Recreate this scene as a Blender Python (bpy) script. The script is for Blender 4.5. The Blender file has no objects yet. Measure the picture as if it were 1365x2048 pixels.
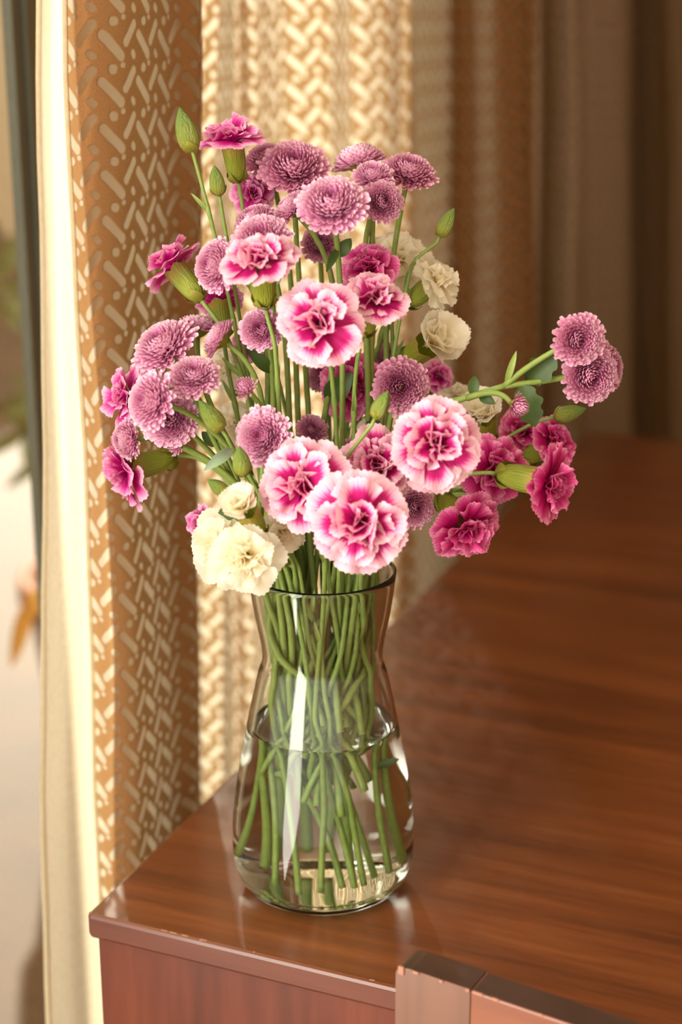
import bpy, math, random
import numpy as np
from mathutils import Vector, Matrix
R_ = math.radians
col = bpy.context.scene.collection
scene = bpy.context.scene
random.seed(7)

# ------------------------------------------------------------------ camera
F = 3150.0                       # focal length in pixels of the 1365x2048 frame
TILT = R_(17.5)
TABLE = 0.75
CAM = Vector((0.0098, -0.768, TABLE + 0.4548))
fwd = Vector((0, math.cos(TILT), -math.sin(TILT))); upv = Vector((0, math.sin(TILT), math.cos(TILT)))
cam_d = bpy.data.cameras.new('camera'); cam = bpy.data.objects.new('camera', cam_d); col.objects.link(cam)
cam.location = CAM; cam.rotation_euler = (math.pi/2 - TILT, 0, 0)
cam_d.sensor_fit = 'VERTICAL'; cam_d.sensor_height = 36; cam_d.sensor_width = 24
cam_d.lens = F*36/2048; cam_d.clip_start = .02
cam_d.dof.use_dof = True; cam_d.dof.focus_distance = 0.772; cam_d.dof.aperture_fstop = 5.0
scene.camera = cam

# ------------------------------------------------------------------ light
A_ = R_(22.4)                                              # heading of the window wall and of the desk's end
WD = Vector((math.sin(A_), math.cos(A_), 0))               # along the wall, away from the camera
WO = Vector((-math.cos(A_), math.sin(A_), 0))              # out through the window
w = bpy.data.worlds.new('sky'); scene.world = w; w.use_nodes = True
w.node_tree.nodes['Background'].inputs[0].default_value = (1.0, .90, .76, 1)
w.node_tree.nodes['Background'].inputs[1].default_value = 1.15
sd = bpy.data.lights.new('sun', 'SUN'); sd.energy = 6.6; sd.angle = R_(1.2); sd.color = (1, .90, .74)
so = bpy.data.objects.new('sun', sd); col.objects.link(so)
SUN = (WO*-.50 + WD*-.80 + Vector((0, 0, -.42))).normalized()
so.rotation_euler = SUN.to_track_quat('-Z', 'Y').to_euler()
def area(name, loc, aim, sx, sy, energy, color):
    d = bpy.data.lights.new(name, 'AREA'); d.shape = 'RECTANGLE'; d.size = sx; d.size_y = sy; d.energy = energy; d.color = color
    o = bpy.data.objects.new(name, d); col.objects.link(o); o.location = loc
    o.rotation_euler = (Vector(aim)-Vector(loc)).to_track_quat('-Z', 'Y').to_euler(); return o
vs = scene.view_settings
vs.view_transform = 'Standard'; vs.look = 'None'; vs.exposure = 0.62; vs.gamma = 1; vs.use_curve_mapping = False
scene.cycles.use_adaptive_sampling = True; scene.cycles.adaptive_threshold = .07
scene.cycles.max_bounces = 12; scene.cycles.transmission_bounces = 12; scene.cycles.transparent_max_bounces = 16
scene.cycles.diffuse_bounces = 3; scene.cycles.glossy_bounces = 4
scene.cycles.use_denoising = True
scene.cycles.blur_glossy = 0.6

# ------------------------------------------------------------------ pixels to points
def ray(px, py): return fwd + Vector((1, 0, 0))*((px-682.5)/F) - upv*((py-1024)/F)
def at(px, py, Y): r = ray(px, py); return CAM + r*((Y-CAM.y)/r.y)
def on_z(px, py, z=TABLE): r = ray(px, py); return CAM + r*((z-CAM.z)/r.z)
def on_plane(px, py, P, n): r = ray(px, py); return CAM + r*((P-CAM).dot(n)/r.dot(n))
def depth(P): return (P-CAM).dot(fwd)
KC = on_z(172, 1828)                                       # near corner of the desk
def wl(px, py, off):                                       # distance along the window wall, at an offset outwards
    P = on_plane(px, py, KC + WO*off, WO); return (P-KC).dot(WD), P.z
def wp(l, off, z): P = KC + WD*l + WO*off; return Vector((P.x, P.y, z))

# window daylight: the uncovered part of the glass door, beside and behind the camera
a0 = wp(-1.45, .17, 1.35)
area('window_daylight', a0, a0 - WO, 1.9, 1.9, 84, (1.0, .95, .86))

# ------------------------------------------------------------------ node helpers
def lin(r, g, b):
    f = lambda c: (c/255/12.92) if c/255 <= .04045 else ((c/255+.055)/1.055)**2.4
    return (f(r), f(g), f(b), 1)
class NT:
    def __init__(s, name):
        s.m = bpy.data.materials.new(name); s.m.use_nodes = True; s.t = s.m.node_tree
        s.t.nodes.clear(); s.out = s.n('ShaderNodeOutputMaterial')
    def n(s, typ, **kw):
        x = s.t.nodes.new(typ)
        for k, v in kw.items(): setattr(x, k, v)
        return x
    def put(s, sock, v):
        if isinstance(v, bpy.types.NodeSocket): s.t.links.new(v, sock)
        elif v is not None: sock.default_value = v
    def math(s, op, a, b=None, c=None, clamp=False):
        x = s.n('ShaderNodeMath', operation=op); x.use_clamp = clamp
        for i, v in enumerate((a, b, c)): s.put(x.inputs[i], v) if v is not None else None
        return x.outputs[0]
    def smooth(s, v, a, b, o0=0., o1=1.):
        x = s.n('ShaderNodeMapRange', interpolation_type='SMOOTHSTEP')
        s.put(x.inputs['Value'], v); x.inputs['From Min'].default_value = a; x.inputs['From Max'].default_value = b
        x.inputs['To Min'].default_value = o0; x.inputs['To Max'].default_value = o1
        return x.outputs[0]
    def mix(s, f, a, b, mode='MIX'):
        x = s.n('ShaderNodeMix', data_type='RGBA', blend_type=mode)
        s.put(x.inputs[0], f); s.put(x.inputs[6], a); s.put(x.inputs[7], b); return x.outputs[2]
    def ramp(s, f, stops):
        x = s.n('ShaderNodeValToRGB'); s.put(x.inputs[0], f); e = x.color_ramp.elements
        while len(e) < len(stops): e.new(.5)
        for i, (p, c) in enumerate(stops): e[i].position = p; e[i].color = c
        return x.outputs[0]
    def noise(s, vec, scale, detail=3., rough=.55, dist=0.):
        x = s.n('ShaderNodeTexNoise'); s.put(x.inputs['Vector'], vec); x.inputs['Scale'].default_value = scale
        x.inputs['Detail'].default_value = detail; x.inputs['Roughness'].default_value = rough; x.inputs['Distortion'].default_value = dist
        return x.outputs['Fac']
    def uv(s):
        x = s.n('ShaderNodeUVMap'); y = s.n('ShaderNodeSeparateXYZ'); s.t.links.new(x.outputs[0], y.inputs[0])
        return x.outputs[0], y.outputs[0], y.outputs[1]
    def obj(s, scale=(1, 1, 1), rot=(0, 0, 0)):
        x = s.n('ShaderNodeTexCoord'); y = s.n('ShaderNodeMapping'); s.t.links.new(x.outputs['Object'], y.inputs[0])
        y.inputs['Scale'].default_value = scale; y.inputs['Rotation'].default_value = rot; return y.outputs[0]
    def xyz(s, a, b, c=0.):
        x = s.n('ShaderNodeCombineXYZ'); s.put(x.inputs[0], a); s.put(x.inputs[1], b); s.put(x.inputs[2], c); return x.outputs[0]
    def bump(s, h, strength, dist=.001):
        x = s.n('ShaderNodeBump'); x.inputs['Strength'].default_value = strength; x.inputs['Distance'].default_value = dist
        s.put(x.inputs['Height'], h); return x.outputs[0]
    def bsdf(s, color, rough=.5, normal=None, **kw):
        x = s.n('ShaderNodeBsdfPrincipled'); s.put(x.inputs['Base Color'], color); s.put(x.inputs['Roughness'], rough)
        if normal: s.put(x.inputs['Normal'], normal)
        for k, v in kw.items(): s.put(x.inputs[k.replace('_', ' ')], v)
        return x.outputs[0]
    def sh(s, typ, **kw):
        x = s.n(typ)
        for k, v in kw.items(): s.put(x.inputs[k.replace('_', ' ')], v)
        return x.outputs[0]
    def mixsh(s, f, a, b):
        x = s.n('ShaderNodeMixShader'); s.put(x.inputs[0], f); s.put(x.inputs[1], a); s.put(x.inputs[2], b); return x.outputs[0]
    def done(s, sh): s.t.links.new(sh, s.out.inputs[0]); return s.m

def petal_mat(name, deep, mid, pale, edge, lo, hi, trans=.30):
    t = NT(name); uvv, u, v = t.uv()
    st = t.noise(t.xyz(t.math('MULTIPLY', u, 16), t.math('MULTIPLY', v, 1.6)), 1.0, 3)
    st2 = t.noise(t.xyz(t.math('MULTIPLY', u, 3), v, 4.2), 1.3, 2)
    x = t.math('ADD', v, t.math('MULTIPLY', t.math('SUBTRACT', st, .5), .34))
    x = t.math('ADD', x, t.math('MULTIPLY', t.math('SUBTRACT', st2, .5), .22))
    x = t.math('ADD', x, t.math('MULTIPLY', t.math('POWER', t.math('ABSOLUTE', u), 2.0), .12))
    c = t.ramp(x, [(0, deep), (lo, deep), ((lo+hi)/2, mid), (hi, pale), (1, edge)])
    c = t.mix(t.math('MULTIPLY', st, .16), c, mid)
    vein = t.noise(t.xyz(t.math('MULTIPLY', u, 34), t.math('MULTIPLY', v, 2)), 1.0, 2)
    nb = t.bump(vein, .35, .0006)
    b = t.bsdf(c, .55, nb, Specular_IOR_Level=.25)
    return t.done(t.mixsh(trans, b, t.sh('ShaderNodeBsdfTranslucent', Color=c, Normal=nb)))
M = {}
M['pink_edge'] = petal_mat('pink_edge_petal', lin(190, 8, 108), lin(226, 82, 158), lin(237, 170, 194), lin(247, 208, 217), .70, .83)
M['magenta'] = petal_mat('magenta_petal', lin(198, 12, 130), lin(214, 48, 152), lin(238, 138, 194), lin(250, 200, 222), .56, .86)
M['rose'] = petal_mat('rose_petal', lin(176, 6, 92), lin(206, 42, 126), lin(226, 108, 162), lin(240, 158, 192), .58, .94)
M['cream'] = petal_mat('cream_petal', lin(250, 234, 182), lin(252, 241, 206), lin(253, 246, 224), lin(254, 250, 236), .25, .7, .6)

def mum_mat(name, deep, midc, tip):
    t = NT(name); uvv, u, v = t.uv()                # u: 0 at the heart of the head, 1 at its rim; v: along the floret
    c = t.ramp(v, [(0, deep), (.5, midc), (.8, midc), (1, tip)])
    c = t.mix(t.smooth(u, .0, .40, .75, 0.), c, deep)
    b = t.bsdf(c, .6, None, Specular_IOR_Level=.2)
    return t.done(t.mixsh(.28, b, t.sh('ShaderNodeBsdfTranslucent', Color=c)))
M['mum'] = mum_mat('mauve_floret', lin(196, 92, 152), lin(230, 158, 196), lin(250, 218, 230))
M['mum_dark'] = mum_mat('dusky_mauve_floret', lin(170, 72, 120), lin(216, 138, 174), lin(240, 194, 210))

def green_mat(name, a, b, trans=.12, rough=.5, scale=220):
    t = NT(name); o = t.obj()
    c = t.mix(t.noise(o, scale, 3), a, b)
    sh = t.bsdf(c, rough, None, Specular_IOR_Level=.35)
    return t.done(t.mixsh(trans, sh, t.sh('ShaderNodeBsdfTranslucent', Color=c)))
M['stem'] = green_mat('carnation_stem_green', lin(104, 132, 62), lin(150, 168, 84), .08)
M['mum_stem'] = green_mat('chrysanthemum_stem_green', lin(112, 138, 60), lin(150, 164, 84), .08)
M['cut'] = green_mat('cut_stem_end', lin(190, 214, 130), lin(214, 228, 160), .15)
t = NT('calyx_green'); o_ = t.obj(); sp = t.n('ShaderNodeSeparateXYZ'); t.put(sp.inputs[0], o_)
c_ = t.ramp(t.math('ADD', sp.outputs[2], 1.12), [(0, lin(178, 176, 66)), (.35, lin(168, 176, 62)), (.8, lin(146, 156, 44)), (1, lin(170, 148, 60))])
c_ = t.mix(t.math('MULTIPLY', t.noise(t.obj((9, 9, 1.2)), 1.6, 3), .55), c_, lin(118, 134, 36)); b_ = t.bsdf(c_, .45, t.bump(t.noise(t.obj((16, 16, .8)), 1.5, 2), .5, .004))
M['calyx'] = t.done(t.mixsh(.2, b_, t.sh('ShaderNodeBsdfTranslucent', Color=c_)))
M['bract'] = green_mat('bract_green', lin(104, 118, 36), lin(160, 148, 52), .15)
t = NT('bud_green'); sp = t.n('ShaderNodeSeparateXYZ'); t.put(sp.inputs[0], t.obj())
c_ = t.ramp(t.math('MULTIPLY_ADD', sp.outputs[2], .5, .5), [(0, lin(178, 154, 56)), (.3, lin(160, 164, 68)), (.7, lin(134, 152, 62)), (1, lin(110, 138, 60))])
c_ = t.mix(t.math('MULTIPLY', t.noise(t.obj((7, 7, 1.0)), 1.5, 3), .7), c_, lin(104, 124, 44)); b_ = t.bsdf(c_, .42, t.bump(t.noise(t.obj((12, 12, .8)), 1.5, 2), .5, .006))
M['bud'] = t.done(t.mixsh(.2, b_, t.sh('ShaderNodeBsdfTranslucent', Color=c_)))
M['leaf'] = green_mat('dark_leaf', lin(48, 74, 30), lin(84, 106, 48), .25, .45, 90)
M['pale_leaf'] = green_mat('glaucous_leaf', lin(120, 144, 112), lin(158, 178, 148), .25, .5, 90)

def glass_mat(name, ior, color, rough=0.):
    t = NT(name); return t.done(t.sh('ShaderNodeBsdfGlass', Color=color, Roughness=rough, IOR=ior))
M['glass'] = glass_mat('clear_glass', 1.5, (.985, 1, .985, 1))
M['water_top'] = glass_mat('water_surface', 1.333, (1, 1, 1, 1))
M['water_side'] = glass_mat('water_against_glass', 1.333/1.5, (.99, 1, .985, 1))

def wood_mat(name, a, b, c, scale, rot=(0, 0, 0), rough=.28, coat=.35, bump=.05):
    t = NT(name); o = t.obj(scale, rot)
    n1 = t.noise(o, 1.0, 6, .62, .35); n2 = t.noise(o, 5.5, 4, .6)
    x = t.math('ADD', t.math('MULTIPLY', n1, .72), t.math('MULTIPLY', n2, .28))
    cc = t.ramp(x, [(.30, a), (.50, b), (.72, c)])
    blot = t.noise(t.obj((1, 1, 1)), 4.0, 2)
    cc = t.mix(t.smooth(blot, .35, .7, 0., .35), cc, a)
    rg = t.math('ADD', t.math('MULTIPLY', n2, .14), rough)
    return t.done(t.bsdf(cc, rg, t.bump(n2, bump, .001), Coat_Weight=coat, Coat_Roughness=.16))
M['desk_top'] = wood_mat('desk_top_wood', lin(80, 40, 17), lin(117, 62, 27), lin(146, 84, 42), (2.2, 34, 8))
M['desk_edge'] = wood_mat('desk_edge_wood', lin(74, 36, 24), lin(96, 50, 34), lin(112, 60, 40), (2.2, 34, 34), rough=.38)
M['desk_front'] = wood_mat('desk_panel_wood', lin(70, 30, 16), lin(100, 45, 26), lin(124, 61, 36), (22, 8, 2.0), rough=.34)
M['chair_stile'] = wood_mat('chair_stile_wood', lin(78, 50, 36), lin(106, 70, 52), lin(118, 80, 60), (26, 26, 2.4), rough=.36)
M['chair_rail'] = wood_mat('chair_rail_wood', lin(90, 48, 28), lin(120, 66, 40), lin(134, 78, 50), (3, 26, 26), rough=.36)
M['chair_top'] = wood_mat('chair_top_painted_shade', lin(52, 34, 26), lin(66, 44, 34), lin(80, 54, 40), (6, 26, 26), rough=.3)  # top faces darker: shade under frontal light put into the wood colour
M['chip'] = NT('bare_wood_chip'); M['chip'] = M['chip'].done(M['chip'].bsdf(lin(150, 104, 82), .7))

def plain(name, a, b, scale, rough=.7, **kw):
    t = NT(name); return t.done(t.bsdf(t.mix(t.noise(t.obj(), scale, 4), a, b), rough, None, **kw))
M['wall'] = plain('wall_plaster', lin(196, 170, 138), lin(206, 182, 150), 6)
M['ceiling'] = plain('ceiling_paint', lin(214, 200, 178), lin(222, 208, 188), 4)
M['floor'] = plain('floor_wood', lin(96, 62, 40), lin(124, 82, 54), 5, .4)
M['frame'] = plain('window_frame_paint', lin(92, 98, 86), lin(112, 116, 102), 12, .4)
M['paving'] = plain('terrace_stone', lin(46, 27, 6), lin(108, 74, 28), 6)
M['garden'] = plain('garden_wall_render', lin(190, 164, 126), lin(206, 182, 146), 2)
M['amber'] = plain('amber_leaf', lin(206, 138, 40), lin(226, 170, 74), 20)
M['twig'] = plain('twig_bark', lin(86, 66, 40), lin(120, 92, 58), 40)
M['shrub'] = plain('shrub_leaf', lin(96, 104, 52), lin(132, 132, 74), 30)
M['terracotta'] = plain('terracotta', lin(150, 92, 58), lin(172, 112, 74), 18)
t = NT('window_glass')
M['pane'] = t.done(t.mixsh(.93, t.sh('ShaderNodeBsdfGlossy', Color=(.9, .92, .9, 1), Roughness=.02), t.sh('ShaderNodeBsdfTransparent', Color=(.97, .98, .96, 1))))

def curtain_mat(name, ground, slit):
    t = NT(name); uvv, u, v = t.uv()
    W, H = .0305, .0238
    nz = t.noise(t.xyz(t.math('MULTIPLY', u, 1), t.math('MULTIPLY', v, 1)), 240, 2)
    wob = t.math('MULTIPLY', t.math('SUBTRACT', nz, .5), .0012)
    uu = t.math('ADD', u, wob)
    vv = t.math('ADD', v, t.math('MULTIPLY', t.math('SUBTRACT', t.noise(t.xyz(v, u), 60, 1), .5), .002))
    def wrap(x, x0, P):
        m = t.math('FLOORED_MODULO', t.math('ADD', x, P/2 - x0), P); return t.math('SUBTRACT', m, P/2)
    def capsule(cx, cy, L, hw, ang):
        x = wrap(uu, cx, W); y = wrap(vv, cy, H); c, s = math.cos(ang), math.sin(ang)
        p = t.math('ADD', t.math('MULTIPLY', x, c), t.math('MULTIPLY', y, s))
        q = t.math('SUBTRACT', t.math('MULTIPLY', y, c), t.math('MULTIPLY', x, s))
        p = t.math('MAXIMUM', t.math('SUBTRACT', t.math('ABSOLUTE', p), L), 0.)
        d = t.math('SQRT', t.math('ADD', t.math('MULTIPLY', p, p), t.math('MULTIPLY', q, q)))
        return t.smooth(d, hw*.66, hw*1.22, 1., 0.)
    m = capsule(-.0055, 0, .0082, .0030, R_(-40))
    for a in [(.0088, .0062, .0062, .0027, R_(48)), (-.0050, .0119, .0006, .0026, 0), (.0125, -.0050, .0009, .0022, R_(-40)), (.0022, -.0098, .0004, .0016, 0)]:
        m = t.math('MAXIMUM', m, capsule(*a))
    yarn = t.noise(t.xyz(t.math('MULTIPLY', u, 1), t.math('MULTIPLY', v, 1)), 900, 2)
    g = t.mix(t.smooth(yarn, .3, .7, .75, 1.), lin(40, 24, 12), ground)
    c = t.mix(m, g, slit)
    nb = t.bump(t.math('ADD', t.math('MULTIPLY', m, -1.), t.math('MULTIPLY', yarn, .35)), .6, .0012)
    dif = t.sh('ShaderNodeBsdfDiffuse', Color=c, Normal=nb)
    tr = t.sh('ShaderNodeBsdfTranslucent', Color=t.mix(m, lin(232, 196, 138), lin(255, 246, 224)))
    s1 = t.mixsh(t.smooth(m, 0, 1, .22, .56), dif, tr)
    return t.done(t.mixsh(t.smooth(m, 0, 1, .01, .07), s1, t.sh('ShaderNodeBsdfTransparent')))
M['curtain'] = curtain_mat('woven_curtain_fabric', lin(160, 114, 74), lin(126, 90, 58))
M['curtain_grey'] = curtain_mat('grey_brown_curtain_fabric', lin(184, 160, 134), lin(160, 138, 112))
t = NT('painted_sun_hem_fabric'); uvv, u, v = t.uv(); y_ = t.noise(t.xyz(u, t.math('MULTIPLY', v, .5)), 420, 3); c_ = t.mix(y_, lin(198, 186, 160), lin(244, 236, 212))
M['hem'] = t.done(t.mixsh(.5, t.sh('ShaderNodeBsdfDiffuse', Color=c_, Normal=t.bump(y_, .6, .001)), t.sh('ShaderNodeBsdfTranslucent', Color=lin(250, 240, 214))))  # paleness is daylight on the leading edge, put into the cloth colour

# ------------------------------------------------------------------ mesh helpers
def mesh(name, verts, faces, mats, uvs=None, smooth=True, mi=None):
    me = bpy.data.meshes.new(name); me.from_pydata([tuple(v) for v in verts], [], faces)
    for m in (mats if isinstance(mats, (list, tuple)) else [mats]): me.materials.append(M[m])
    if uvs is not None:
        l = me.uv_layers.new(name='UVMap'); idx = np.zeros(len(me.loops), dtype=np.int32); me.loops.foreach_get('vertex_index', idx)
        l.data.foreach_set('uv', np.asarray(uvs, dtype=np.float32)[idx].ravel())
    if mi is not None: me.polygons.foreach_set('material_index', np.asarray(mi, dtype=np.int32))
    me.polygons.foreach_set('use_smooth', np.full(len(me.polygons), smooth)); me.update(); return me
def link(name, me, parent=None, mat=None):
    o = bpy.data.objects.new(name, me); col.objects.link(o)
    if parent: o.parent = parent
    if mat is not None: o.matrix_local = mat
    return o
def tag(o, label, cat, group=None):
    o['label'] = label; o['category'] = cat
    if group: o['group'] = group
    return o
def struct(o, label=None, cat=None):
    o['kind'] = 'structure'
    if label: o['label'] = label
    if cat: o['category'] = cat
    return o
def empty(name, loc): o = bpy.data.objects.new(name, None); o.empty_display_size = .02; col.objects.link(o); o.location = loc; return o

def box(x0, x1, y0, y1, z0, z1, bev=0.):
    """verts and faces of a box whose top and bottom rims are chamfered by bev"""
    if bev <= 0:
        v = [(x, y, z) for z in (z0, z1) for x, y in ((x0, y0), (x1, y0), (x1, y1), (x0, y1))]
        return v, [(0, 3, 2, 1), (4, 5, 6, 7)] + [(i, (i+1) % 4, 4+(i+1) % 4, 4+i) for i in range(4)]
    rings = []
    def ring(i, z):
        return [(x0+i, y0+bev, z), (x0+bev, y0+i, z), (x1-bev, y0+i, z), (x1-i, y0+bev, z), (x1-i, y1-bev, z), (x1-bev, y1-i, z), (x0+bev, y1-i, z), (x0+i, y1-bev, z)]
    v = ring(bev*.8, z0) + ring(0, z0+bev) + ring(0, z1-bev) + ring(bev*.3, z1-bev*.3) + ring(bev, z1)
    f = [tuple(range(7, -1, -1)), tuple(range(32, 40))]
    for k in range(4):
        for i in range(8): f.append((8*k+i, 8*k+(i+1) % 8, 8*k+8+(i+1) % 8, 8*k+8+i))
    return v, f
def lathe(prof, n=24, mod=None):
    v, f = [], []
    for k, (r, z) in enumerate(prof):
        for i in range(n):
            a = 2*math.pi*i/n; rr = r*(mod(a, k) if mod else 1)
            v.append((rr*math.cos(a), rr*math.sin(a), z))
    for k in range(len(prof)-1):
        for i in range(n): f.append((k*n+i, k*n+(i+1) % n, (k+1)*n+(i+1) % n, (k+1)*n+i))
    return v, f
def tube(pts, rad, n=8, caps=True):
    pts = [Vector(p) for p in pts]; v, f = [], []
    tan = [(pts[min(i+1, len(pts)-1)]-pts[max(i-1, 0)]).normalized() for i in range(len(pts))]
    nrm = tan[0].orthogonal().normalized()
    for i, p in enumerate(pts):
        nrm = (nrm - tan[i]*nrm.dot(tan[i])).normalized(); b = tan[i].cross(nrm)
        r = rad[i] if hasattr(rad, '__len__') else rad
        for k in range(n):
            a = 2*math.pi*k/n; v.append(p + nrm*(r*math.cos(a)) + b*(r*math.sin(a)))
    for i in range(len(pts)-1):
        for k in range(n): f.append((i*n+k, i*n+(k+1) % n, (i+1)*n+(k+1) % n, (i+1)*n+k))
    if caps: f.append(tuple(range(n-1, -1, -1))); f.append(tuple(range((len(pts)-1)*n, len(pts)*n)))
    return v, f
def frame_z(f):
    z = Vector(f).normalized(); x = z.cross(Vector((.13, -.2, 1))).normalized() if abs(z.z) < .95 else z.cross(Vector((0, 1, 0))).normalized()
    y = z.cross(x); return Matrix((x, y, z)).transposed().to_4x4()
def face(t): return Vector((t[0], -t[2], t[1])).normalized()     # (right, up, towards the camera) to world

# ------------------------------------------------------------------ the room
def slab(name, P0, P1, thick, z0, z1, m, out):                    # upright slab between two floor points
    P0, P1 = Vector(P0), Vector(P1); o_ = out*thick
    b = [P0, P1, P1+o_, P0+o_]
    v = [Vector((p.x, p.y, z)) for z in (z0, z1) for p in b]
    f = [(0, 3, 2, 1), (4, 5, 6, 7)] + [(i, (i+1) % 4, 4+(i+1) % 4, 4+i) for i in range(4)]
    return link(name, mesh(name, v, f, m, smooth=False))
WALL_OFF = .215
l_jamb = wl(812, 300, .10)[0] + .350
L0, L1 = -2.6, 3.35
RW = 3.3                                                          # room width, away from the window
def fl(l, off): return wp(l, off, 0)
def quad(name, pts, z0, z1, m):
    v = [Vector((p.x, p.y, z)) for z in (z0, z1) for p in pts]
    f = [(0, 3, 2, 1), (4, 5, 6, 7)] + [(i, (i+1) % 4, 4+(i+1) % 4, 4+i) for i in range(4)]
    return link(name, mesh(name, v, f, m, smooth=False))
struct(quad('floor', [fl(L0, WALL_OFF+.12), fl(L1, WALL_OFF+.12), fl(L1, -RW), fl(L0, -RW)], -.06, 0, 'floor'))
struct(quad('ceiling', [fl(L0, WALL_OFF+.12), fl(L1, WALL_OFF+.12), fl(L1, -RW), fl(L0, -RW)], 2.5, 2.56, 'ceiling'))
struct(slab('wall_left', fl(l_jamb, WALL_OFF), fl(L1, WALL_OFF), .12, 0, 2.5, 'wall', WO))
struct(slab('wall_back', fl(L1, WALL_OFF+.12), fl(L1, -RW), .1, 0, 2.5, 'wall', WD))
struct(slab('wall_right', fl(L0, -RW), fl(L1, -RW), .1, 0, 2.5, 'wall', -WO))
# the sliding glass door: frame posts, rails and panes
win = struct(empty('window_1', fl(-.4, WALL_OFF)))
def wpart(name, l0, l1, o0, o1, z0, z1, m):
    b = [fl(l0, o0), fl(l1, o0), fl(l1, o1), fl(l0, o1)]
    v = [Vector((p.x, p.y, z))-win.location for z in (z0, z1) for p in b]
    f = [(0, 3, 2, 1), (4, 5, 6, 7)] + [(i, (i+1) % 4, 4+(i+1) % 4, 4+i) for i in range(4)]
    return link(name, mesh(name, v, f, m, smooth=False), win)
lp0 = wl(38, 100, WALL_OFF)[0]; lp1 = wl(86, 100, WALL_OFF)[0]
print('post', lp0, lp1, 'jamb', l_jamb)
wpart('window_post', lp0, lp0+.010, WALL_OFF+.004, WALL_OFF+.012, .06, 2.34, 'frame')
wpart('window_post', lp0+.0115, lp1, WALL_OFF, WALL_OFF+.012, .06, 2.34, 'frame')
wpart('window_post', l_jamb-.05, l_jamb, WALL_OFF+.02, WALL_OFF+.08, .06, 2.34, 'frame')
wpart('window_post', -2.3, -2.24, WALL_OFF+.02, WALL_OFF+.08, .06, 2.34, 'frame')
wpart('window_rail', -2.3, l_jamb, WALL_OFF+.01, WALL_OFF+.09, 0, .06, 'frame')
wpart('window_rail', -2.3, l_jamb, WALL_OFF+.01, WALL_OFF+.09, 2.34, 2.40, 'frame')
wpart('pane', lp1, l_jamb-.05, WALL_OFF+.004, WALL_OFF+.008, .06, 2.34, 'pane')
wpart('pane', -2.24, lp0, WALL_OFF+.004, WALL_OFF+.008, .06, 2.34, 'pane')
struct(slab('wall_left_head', fl(-2.3, WALL_OFF), fl(l_jamb, WALL_OFF), .12, 2.40, 2.5, 'wall', WO))
# outside: terrace, garden wall
struct(quad('terrace', [fl(-2.5, WALL_OFF+.12), fl(-2.5, 5.5), fl(16, 5.5), fl(16, WALL_OFF+.12)], -.16, -.04, 'paving'))
struct(slab('garden_wall', fl(-2.5, 5.0), fl(16, 5.0), .2, -.1, 2.2, 'garden', WO))

# ------------------------------------------------------------------ curtains
def curtain(name, ctrl, label, mat, band=0):
    # control: (pixel column near the top, column near the desk, offset from the wall side of the desk)
    T, B = [], []
    for xt, xb, off in ctrl:
        lt, zt = wl(xt, 80, off); lb, zb = wl(xb, 1350, off)
        k = (lb-lt)/(zb-zt)
        T.append((lt + k*(2.44-zt), off)); B.append((lt + k*(.03-zt), off))
    def dense(P):
        P = np.array(P); Q = []
        for i in range(len(P)-1):
            p0 = P[max(i-1, 0)]; p1 = P[i]; p2 = P[i+1]; p3 = P[min(i+2, len(P)-1)]
            for s in np.linspace(0, 1, 14, endpoint=False):
                h = .5*((2*p1)+(p2-p0)*s+(2*p0-5*p1+4*p2-p3)*s*s+(3*p1-p0-3*p2+p3)*s**3)
                Q.append(.6*h + .4*(p1+(p2-p1)*s))
        Q.append(P[-1]); Q = np.array(Q)
        for _ in range(2): Q[1:-1] = .25*Q[:-2]+.5*Q[1:-1]+.25*Q[2:]
        return Q
    QT, QB = dense(T), dense(B); n = len(QT); rows = 60
    zs = np.linspace(.03, 2.44, rows); v, uvs, f = [], [], []
    arc = np.concatenate([[0], np.cumsum(np.linalg.norm(np.diff(QT*.5+QB*.5, axis=0), axis=1))])
    rng = np.random.RandomState(3); ph = rng.rand(8)*6.28
    for r, z in enumerate(zs):
        s = (z-.03)/(2.44-.03)
        for i in range(n):
            l, o = QB[i]*(1-s)+QT[i]*s
            o += .0035*math.sin(z*5+ph[0]+arc[i]*9)+.002*math.sin(z*13+ph[1]+arc[i]*23)
            l += .0015*math.sin(z*9+arc[i]*40) + .0007*math.sin(z*260+arc[i]*30)
            v.append(wp(l, max(o, .008), z)); uvs.append((arc[i], z))
    for r in range(rows-1):
        for i in range(n-1): f.append((r*n+i, r*n+i+1, (r+1)*n+i+1, (r+1)*n+i))
    P = wp(QB[n//2][0], QB[n//2][1], 0)
    c = empty(name, P); tag(c, label, 'curtain')
    kcol = 14*band
    link('fabric', mesh('fabric', [p-P for p in v], [q for q in f if q[0] % n >= kcol], mat, uvs), c)
    if band:
        link('painted_sun_hem', mesh('painted_sun_hem', [p-P for p in v], [q for q in f if q[0] % n < kcol], 'hem', uvs), c)  # leading strip in the pale cloth with sunlight painted in
        sv, sf = tube([v[r*n+kcol]-P for r in range(rows)], .0016, 6); link('painted_light_fringe', mesh('painted_light_fringe', sv, sf, 'hem', [(p[0], p[2]) for p in sv]), c)  # added pale tube stands for the bright fringe along the fold
    # stitched hem along the free edge
    hp = [v[r*n]-P for r in range(0, rows)]
    hv, hf = tube(hp, .0018, 6); link('hem', mesh('hem', hv, hf, 'hem' if band else mat, [(p[0], p[2]) for p in hv]), c)
    return c
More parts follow.
